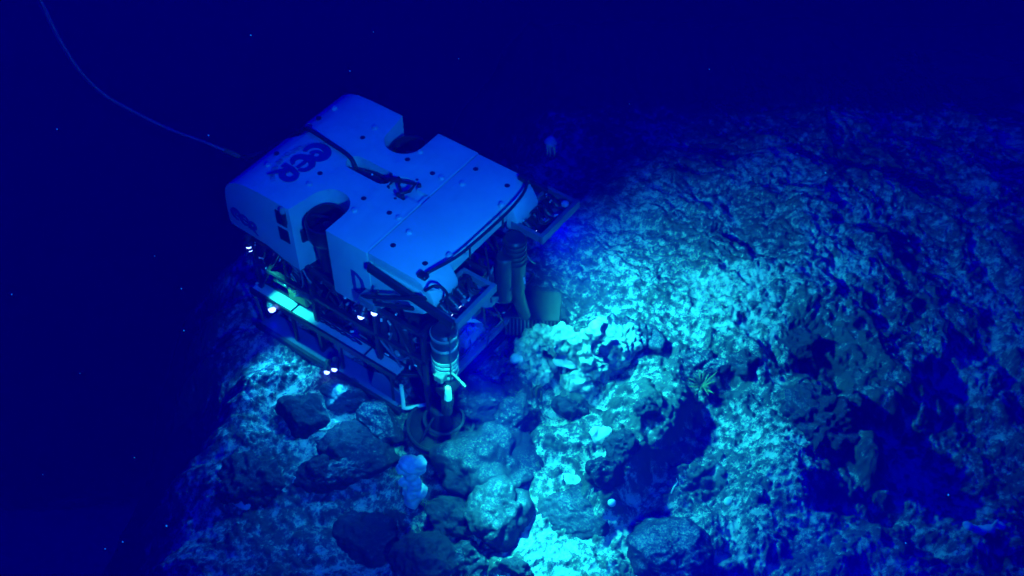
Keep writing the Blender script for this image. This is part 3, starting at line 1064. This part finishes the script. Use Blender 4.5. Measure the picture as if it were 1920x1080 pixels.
# ------------------------------------------------------------------ TETHER
tp = [at_z(X, Y, z) for X, Y, z in ((40, -70, 7.6), (75, 0, 6.9), (112, 75, 6.1), (150, 133, 5.4), (195, 177, 4.8), (250, 209, 4.25),
                                    (320, 243, 3.65), (390, 269, 3.1), (445, 292, 2.66))]
tail = [np.array(q) for q in ((-2.32, -.42, 2.46), (-2.22, -.05, 2.46), (-2.02, .13, 2.62), (-1.86, .12, 2.735), (-1.45, .08, 2.74), (-1.16, .05, 2.72), (-1.05, .03, 2.60))]
te = MB().tube(tp, .014, 8, 8).build('tether', M['tether'])
tag(te, 'thin dark tether cable sagging from the upper left to the back of the vehicle', 'cable')
MB().tube([tp[-1]]+tail, .026, 10, 8).build('cable_tail', M['black'], te)
bo = [at_z(420, 281, 2.87), at_z(447, 292.5, 2.66)]
MB().tube(bo, .030, 8).build('cable_sleeve', M['yellow'], te)


# ------------------------------------------------------------------ ROCKS
def ico(sub):
    bm = bmesh.new(); bmesh.ops.create_icosphere(bm, subdivisions=sub, radius=1.0)
    v = np.array([p.co[:] for p in bm.verts]); f = [tuple(q.index for q in p.verts) for p in bm.faces]
    bm.free(); return v, f


ICO5, ICO4, ICO2 = ico(6), ico(5), ico(2)


def rock(label, X, Y, size, rz=0., seed=1, blocky=.5, rough=1., sink=.3, dust=0., tilt=(0, 0), name='boulder', cat='boulder', fine=True, z=None):
    V, F = ICO5 if fine else ICO4
    rng = np.random.RandomState(seed)
    sink = sink+.08
    P = V.copy()
    off = rng.uniform(-50, 50, 3)
    r = 1+.30*vn3(P*1.2+off, seed)+.16*vn3(P*2.6+off, seed+1)
    P = P*r[:, None]
    nb_ = int(4+8*blocky)
    for k in range(nb_):
        n = rng.normal(size=3); n /= np.linalg.norm(n)
        c = rng.uniform(.62, .95)
        ex = P @ n-c
        P -= np.where(ex > 0, ex*(.55+.4*blocky), 0)[:, None]*n
    s = np.array(size)/2
    W = P*s
    nn = P/np.linalg.norm(P, axis=1)[:, None]
    W += nn*(rough*(.035*vn3(W*9+off, seed+2)+.022*vn3(W*20+off, seed+3))+.006*vn3(W*42+off, seed+4)+.003*vn3(W*90+off, seed+5))[:, None]
    R = Matrix.Rotation(math.radians(rz), 3, 'Z') @ Matrix.Rotation(math.radians(tilt[0]), 3, 'X') @ Matrix.Rotation(math.radians(tilt[1]), 3, 'Y')
    W = W @ np.array(R).T
    W[:, 2] -= W[:, 2].min()
    me = bpy.data.meshes.new(name)
    me.from_pydata(W.tolist(), [], F)
    me.polygons.foreach_set('use_smooth', [True]*len(me.polygons))
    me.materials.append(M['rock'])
    o = bpy.data.objects.new(name, me); COL.objects.link(o)
    hz = W[:, 2].max()
    # the pixel is the middle of the rock's visible body: stand the rock on the seabed below it
    g = hit(X, Y) if z is None else at_z(X, Y, z)
    for _ in range(3):
        g2 = at_z(X, Y, float(terrain(np.array([g[0]]), np.array([g[1]]))[0])+hz*(.5-sink*.5)) if z is None else g
        g = g2
    gz = float(terrain(np.array([g[0]]), np.array([g[1]]))[0]) if z is None else z
    o.location = (g[0], g[1], gz-hz*sink)
    o['dust'] = float(dust)-.04
    tag(o, label, cat)
    return o


rock('large smooth rounded boulder with pale speckles in front of the ring guard of the vehicle', 912, 860, (1.12, 1.0, .66), 30, 11, .0, .5, .3, .10)
rock('rounded boulder with a patch of pale sediment filling its top, left of the flat slab', 935, 955, (.80, .72, .50), 10, 12, .0, .5, .25, .12)
rock('broad flat slab with a sharp raised corner at its upper right', 1085, 950, (1.15, .75, .36), 25, 13, .8, .5, .4, .08)
rock('smooth dark boulder tucked under the right front of the vehicle', 898, 745, (.80, .74, .55), 0, 14, .0, .6, .3, .12)
rock('pitted squarish boulder right of the vehicle\'s near arm', 962, 775, (.55, .50, .48), 40, 15, .5, 1.1, .25, .12)
rock('pale pointed block with a flat face, just below the vehicle\'s front skid', 712, 785, (.62, .55, .50), 15, 16, .9, .4, .3, .35)
rock('grey flat-topped rock below the vehicle\'s twin lower lamps', 655, 735, (.65, .5, .34), 20, 17, .7, .6, .3, .12)
rock('wide low dark slab beneath the pale pointed block', 665, 835, (1.05, .8, .40), 30, 18, .5, .6, .4, .05)
rock('dark boulder with an undercut side, left of the vehicle\'s lower lamps', 570, 770, (.62, .52, .48), 10, 19, .6, .7, .2, -.05)
rock('pale ridge-backed rock running down the lower left slope', 628, 880, (.40, .85, .42), -35, 20, .6, .7, .35, .25)
rock('round dark boulder beside the pale ridge-backed rock', 588, 878, (.42, .40, .38), 0, 21, .2, .6, .2, -.05)
rock('lumpy dim boulder at the left edge of the lit slope', 470, 900, (.8, .7, .45), 15, 22, .4, 1.2, .35, .05)
rock('large rounded pillow boulder at the bottom edge with a dark shaded side', 1250, 1040, (.85, .85, .62), 20, 23, .2, .6, .3, .34)
rock('upright grey block beside the deep shadow of the ridge', 1138, 882, (.45, .42, .46), 30, 24, .7, .7, .25, .2)
rock('small dark wedge of rock at the bottom edge in bright sediment', 975, 1065, (.34, .30, .30), 10, 25, .7, .8, .2, -.1)
rock('dim boulder in the lower left shade above the bottom edge', 690, 1010, (.9, .8, .5), 40, 26, .4, 1.0, .4, -.05)
rock('dark low rock between the stalked sponge and the smooth speckled boulder', 845, 955, (.7, .6, .38), 0, 27, .5, 1.0, .3, -.12)
rock('bluish lit rock hump left of the yellow crinoid', 1310, 672, (.75, .55, .36), 25, 28, .5, .9, .45, .32)
rock('bright rough rock at the top of the rubble behind the rock arch', 1180, 618, (.8, .5, .34), 25, 29, .6, 1.3, .35, .2)
rock('dark overhanging rock beside the hollow at the right', 1500, 645, (.55, .45, .34), 10, 30, .7, .9, .25, -.1)
rock('broad pale hump of rock on the right-hand slope', 1540, 765, (1.0, .85, .40), 20, 31, .4, 1.6, .50, .12)
rock('dark rock by the small pit right of the yellow crinoid', 1400, 672, (.42, .36, .26), 60, 32, .7, .9, .35, .1)
rock('small block of rock on the crest above the long shadow', 1215, 760, (.34, .3, .26), 60, 33, .6, 1.0, .3, .05)
rock('grey rock below the white sponge lump, half in shadow', 1170, 835, (.42, .36, .34), 15, 34, .6, .9, .3, .0)
rock('low rounded rock between two dark pits below the rock arch', 1075, 742, (.44, .36, .34), 15, 35, .4, 1.1, .25, .0)
rock('dim round rock at the lower middle under the speckled boulder', 790, 1045, (.8, .75, .5), 15, 36, .3, 1.0, .35, -.1)
rock('wide rough rock at the bottom edge left of the bright sediment', 880, 1045, (.7, .5, .35), -10, 37, .5, 1.2, .4, .2)


# the rock arch with its cavities: lumps fused into one crag
def crag():
    L = [(985, 660, .28, .15, .13, .16), (1000, 642, .40, .17, .15, .13), (1028, 632, .48, .20, .15, .12), (1058, 634, .50, .19, .16, .12),
         (1085, 648, .45, .17, .16, .14), (1105, 634, .55, .13, .12, .13), (1118, 622, .60, .09, .09, .10), (1100, 668, .38, .18, .16, .20),
         (1118, 690, .22, .20, .18, .22), (1010, 700, .12, .18, .20, .20), (980, 690, .12, .14, .12, .14), (1055, 655, .12, .30, .22, .18),
         (1090, 715, .08, .24, .2, .18), (1150, 668, .2, .22, .2, .2), (1165, 640, .2, .26, .2, .2), (990, 720, 0, .2, .2, .16)]
    v, f = ICO2
    V, F = [], []
    for (X, Y, z, a, b, c) in L:
        o = len(V); p = at_z(X, Y, z*1.15)
        V += [tuple(p+q*np.array((a, b, c*1.15))) for q in v]; F += [tuple(i+o for i in t) for t in f]
    me = bpy.data.meshes.new('rock_arch'); me.from_pydata(V, [], F)
    o = bpy.data.objects.new('rock_arch', me); COL.objects.link(o)
    md = o.modifiers.new('fuse', 'REMESH'); md.mode = 'VOXEL'; md.voxel_size = .013
    dg = bpy.context.evaluated_depsgraph_get(); dg.update()
    nm = bpy.data.meshes.new_from_object(o.evaluated_get(dg))
    o.modifiers.clear(); o.data = nm
    n = len(nm.vertices)
    P = np.empty(n*3); nm.vertices.foreach_get('co', P); P = P.reshape(-1, 3)
    Nn = np.empty(n*3); nm.vertices.foreach_get('normal', Nn); Nn = Nn.reshape(-1, 3)
    d = .08*vn3(P*5, 3)+.055*vn3(P*11, 4)+.034*vn3(P*23, 5)+.016*vn3(P*47, 6)
    nm.vertices.foreach_set('co', (P+Nn*d[:, None]).ravel())
    nm.polygons.foreach_set('use_smooth', [True]*len(nm.polygons))
    nm.update()
    nm.materials.append(M['crag'])
    tag(o, 'craggy pale rock arch with dark cavities in front of the vehicle\'s sample crate', 'rock')


crag()


# ------------------------------------------------------------------ ANIMALS OF THE SEABED
def blob(name, parts, label, cat, mat, seed=1, amp=.02, vox=.012, parent=None):
    v, f = ICO2
    V, F = [], []
    for (p, s) in parts:
        o = len(V); V += [tuple(np.array(p)+q*np.array(s)) for q in v]; F += [tuple(i+o for i in t) for t in f]
    me = bpy.data.meshes.new(name); me.from_pydata(V, [], F)
    o = bpy.data.objects.new(name, me); COL.objects.link(o)
    md = o.modifiers.new('fuse', 'REMESH'); md.mode = 'VOXEL'; md.voxel_size = vox
    md2 = o.modifiers.new('soften', 'SMOOTH'); md2.iterations = 4
    dg = bpy.context.evaluated_depsgraph_get(); dg.update()
    nm = bpy.data.meshes.new_from_object(o.evaluated_get(dg))
    o.modifiers.clear(); o.data = nm
    n = len(nm.vertices)
    P = np.empty(n*3); nm.vertices.foreach_get('co', P); P = P.reshape(-1, 3)
    Nn = np.empty(n*3); nm.vertices.foreach_get('normal', Nn); Nn = Nn.reshape(-1, 3)
    d = amp*vn3(P*9, seed)+amp*.5*vn3(P*22, seed+1)
    nm.vertices.foreach_set('co', (P+Nn*d[:, None]).ravel())
    nm.polygons.foreach_set('use_smooth', [True]*len(nm.polygons)); nm.update()
    nm.materials.clear(); nm.materials.append(mat)
    tag(o, label, cat)
    return o


# the stalked sponge: upright, seen from above and the front
g = hit(775, 940)+np.array((0, 0, .12))
upv = np.array((0, 0, 1.))
sp = []
for (dx, h, s) in ((0, .0, (.10, .10, .10)), (-.02, .10, (.10, .09, .11)), (.06, .12, (.08, .08, .08)), (.02, .24, (.095, .085, .11)), (-.06, .26, (.05, .05, .06)),
                   (.0, .36, (.085, .08, .10)), (.03, .48, (.11, .10, .09)), (.10, .50, (.08, .08, .08)), (-.02, .50, (.08, .08, .07)), (-.08, .42, (.05, .04, .04)), (.09, .42, (.06, .06, .06))):
    sp.append((g+RT*dx*1.3+upv*(h*1.45-.05), tuple(1.15*q for q in s[:2])+(1.35*s[2],)))
blob('sponge', sp, 'tall pale stalked sponge with a swollen head, lower left of the speckled boulder', 'sponge', M['sponge'], 3, .022)
g = at_z(966, 672, .30)
blob('sponge', [(g, (.075, .075, .075)), (g+RT*.07-upv*.02, (.05, .05, .06))], 'small round white ball sponge on the left tip of the rock arch', 'sponge', M['sponge'], 5, .006)
g = hit(1125, 822)
blob('sponge', [(g+upv*.05, (.14, .11, .12)), (g+RT*.06+upv*.12, (.09, .08, .09)), (g-RT*.07+upv*.12, (.06, .06, .07)), (g+RT*.16+upv*.10, (.08, .05, .04)), (g-upv*.03, (.08, .1, .08))],
     'bright white lump of sponge on the slope left of the ridge\'s shadow', 'sponge', M['sponge'], 7, .02)
g = at_z(1065, 676, .30)
blob('sponge', [(g, (.16, .12, .05)), (g-RT*.10-upv*.02, (.10, .08, .04)), (g+RT*.12+upv*.04, (.09, .08, .06))] +
     [(g-RT*.04-upv*(.05*k), (.035, .035, .04)) for k in range(1, 9)], 'white mushroom-shaped sponge on a thin stalk under the rock arch', 'sponge', M['sponge'], 9, .012)
g = hit(1147, 945)
blob('sponge', [(g+upv*.03, (.05, .05, .045))], 'tiny pale button sponge on the flat slab', 'sponge', M['sponge'], 11, .004, .008)
g = hit(1366, 943)
blob('sponge', [(g+upv*.03, (.06, .06, .05))], 'small round dim sponge in the hollow right of the ridge\'s shadow', 'sponge', M['spongeb'], 12, .005, .008)
g = hit(1065, 902)
blob('sponge', [(g+upv*.02, (.12, .09, .06)), (g+RT*.09+upv*.02, (.08, .07, .05))], 'bright white cushion sponge at the upper edge of the flat slab', 'sponge', M['sponge'], 13, .016)
g = hit(1835, 1003)
blob('sponge', [(g+RT*.09*k+upv*(.10+.035*abs(k)**1.6), (.07, .06, .055-.008*abs(k))) for k in (-2, -1, 0, 1, 2)] + [(g+RT*.12+upv*(.16+.05*k), (.025, .025, .04)) for k in range(4)],
     'dim crescent-shaped pale sponge with a short stalk at the far lower right', 'sponge', M['sponge'], 14, .008)
g = hit(455, 945)
blob('sponge', [(g+upv*.05, (.15, .10, .05)), (g+RT*.05+upv*.09, (.08, .06, .04))], 'dim greenish flattened sponge on the lower left slope', 'sponge', M['spongeb'], 15, .014)

# feather star
g = hit(1314, 735)+upv*.10
fs_ = MB()
rng = np.random.RandomState(4)
fs_.ball(g, .045)
for k in range(30):
    a = 2*math.pi*k/30+rng.uniform(-.15, .15); L = rng.uniform(.10, .20); e = rng.uniform(-.1, 1.3)
    d = np.array((math.cos(a), math.sin(a), e))
    fs_.tube([g, g+d*L*.5+upv*.02, g+d*L+upv*rng.uniform(-.03, .05)], [.013, .014, .005], 8, 4)
tag(fs_.build('feather_star', M['crinoid']), 'yellow-green feather star perched on the crest above the long shadow', 'feather star')
g = hit(1006, 742)+upv*.04
cs = MB()
for k in range(9):
    p = g+RT*rng.uniform(-.06, .06)+HF*rng.uniform(-.05, .05)
    cs.tube([p-upv*.08, p+upv*.05, p+upv*rng.uniform(.10, .18)+RT*rng.uniform(-.05, .05)], [.018, .016, .008], 8, 3)
tag(cs.build('coral', M['crinoid']), 'small yellowish coral tuft beside the pitted squarish boulder', 'coral')
for (X, Y, h, lab) in ((1258, 925, .32, 'thin pale whip coral bending up beside the dark hollow below the ridge'),
                       (1666, 872, .22, 'faint short whip coral at the dark right-hand edge'),
                       (1043, 612, .14, 'thin pale whip standing at the back of the rock arch'),
                       (548, 905, .14, 'tiny pale whip between the dim boulders at the lower left')):
    g = hit(X, Y)
    w = MB().tube([g-upv*.03, g+upv*h*.4+RT*.02, g+upv*h*.75+RT*.05, g+upv*h+RT*.03], [.010, .009, .007, .004], 7, 5).build('whip_coral', M['sponge'])
    tag(w, lab, 'whip coral')

# drifting animal and marine snow
g = at_z(1032, 270, 1.9)
jl = MB().lathe(g, (0, .2, 1), [(0, .075), (.03, .085), (.08, .06), (.11, .02), (.115, .003)], 16).build('jellyfish', M['jelly'])
tag(jl, 'faint small drifting jellyfish in the dark water behind the vehicle\'s far lamp tray', 'jellyfish')
for k in range(5):
    a = k*1.26
    q = g+np.array((.05*math.cos(a), .05*math.sin(a), 0))
    MB().tube([q, q+(.02, 0, -.09), q+(0, .02, -.2)], [.014, .01, .004], 6, 3).build('tentacle', M['jelly'], jl)
snow_px = [(312, 986, 2.2), (230, 1016, 1.8), (197, 1029, 1.7), (470, 66, 1.6), (345, 620, 1.5), (340, 541, 1.3), (107, 242, 1.3), (22, 552, 1.7), (252, 858, 1.1),
           (1778, 928, 2.2), (1698, 1018, 1.6), (391, 254, 2.0), (656, 133, 1.3), (1548, 324, 1.3), (1830, 790, 1.1), (290, 480, 1.0), (1880, 825, 1.1),
           (700, 60, 1.0), (1330, 130, 1.0), (1180, 195, 1.0), (1755, 470, 1.0), (150, 700, 1.1), (80, 890, 1.0), (560, 1040, 1.2), (860, 110, 1.0)]
sm = None
rng = np.random.RandomState(9)
for (X, Y, r) in snow_px:
    D = rng.uniform(2.6, 4.0)
    d = ray(X, Y); d = d/np.linalg.norm(d)
    p = CAM+d*D
    if sm is None:
        mb = MB().ball((0, 0, 0), 1.0, 8, 6)
        mb.v = [tuple(np.array(q)*(1+.25*math.sin(7*q[0]+5*q[1]+3*q[2]))) for q in mb.v]
        o = mb.build('marine_snow', M['snow']); sm = o
    else:
        o = sm.copy(); COL.objects.link(o)
    rr = r*.75*D/FPX
    o.location = p; o.scale = (rr*1.2, rr, rr*.8); o.rotation_euler = (X, Y, 0)
    tag(o, 'tiny pale fleck of marine snow adrift in the dark water', 'marine snow', 'flecks of marine snow')

# ------------------------------------------------------------------ THE WATER: one closed box of even haze round everything
GB = float(GZ.min())-1.0
hz = MB(); hz.box((-230, -230, GB), (230, 230, 12.9), ch=.001)
haze = hz.build('haze', M['foam'])
tag(haze, kind='stuff')
m = bpy.data.materials.new('sea_water_haze'); m.use_nodes = True
nt = m.node_tree
nt.nodes.clear()
out = nt.nodes.new('ShaderNodeOutputMaterial')
add = nt.nodes.new('ShaderNodeAddShader')
for k, (g, part) in enumerate(((0.0, .5), (.9, 1.5))):                       # scattered all round by the water, and forward by the fine particles in it
    pv = nt.nodes.new('ShaderNodeVolumePrincipled')
    pv.inputs['Color'].default_value = (0.0, 0.0, .40, 1)
    pv.inputs['Absorption Color'].default_value = (0.0, 0.0, 1.0, 1)
    pv.inputs['Density'].default_value = WATER_DENSITY*part
    pv.inputs['Anisotropy'].default_value = g
    nt.links.new(pv.outputs['Volume'], add.inputs[k])
nt.links.new(add.outputs[0], out.inputs['Volume'])
haze.data.materials.clear(); haze.data.materials.append(m)
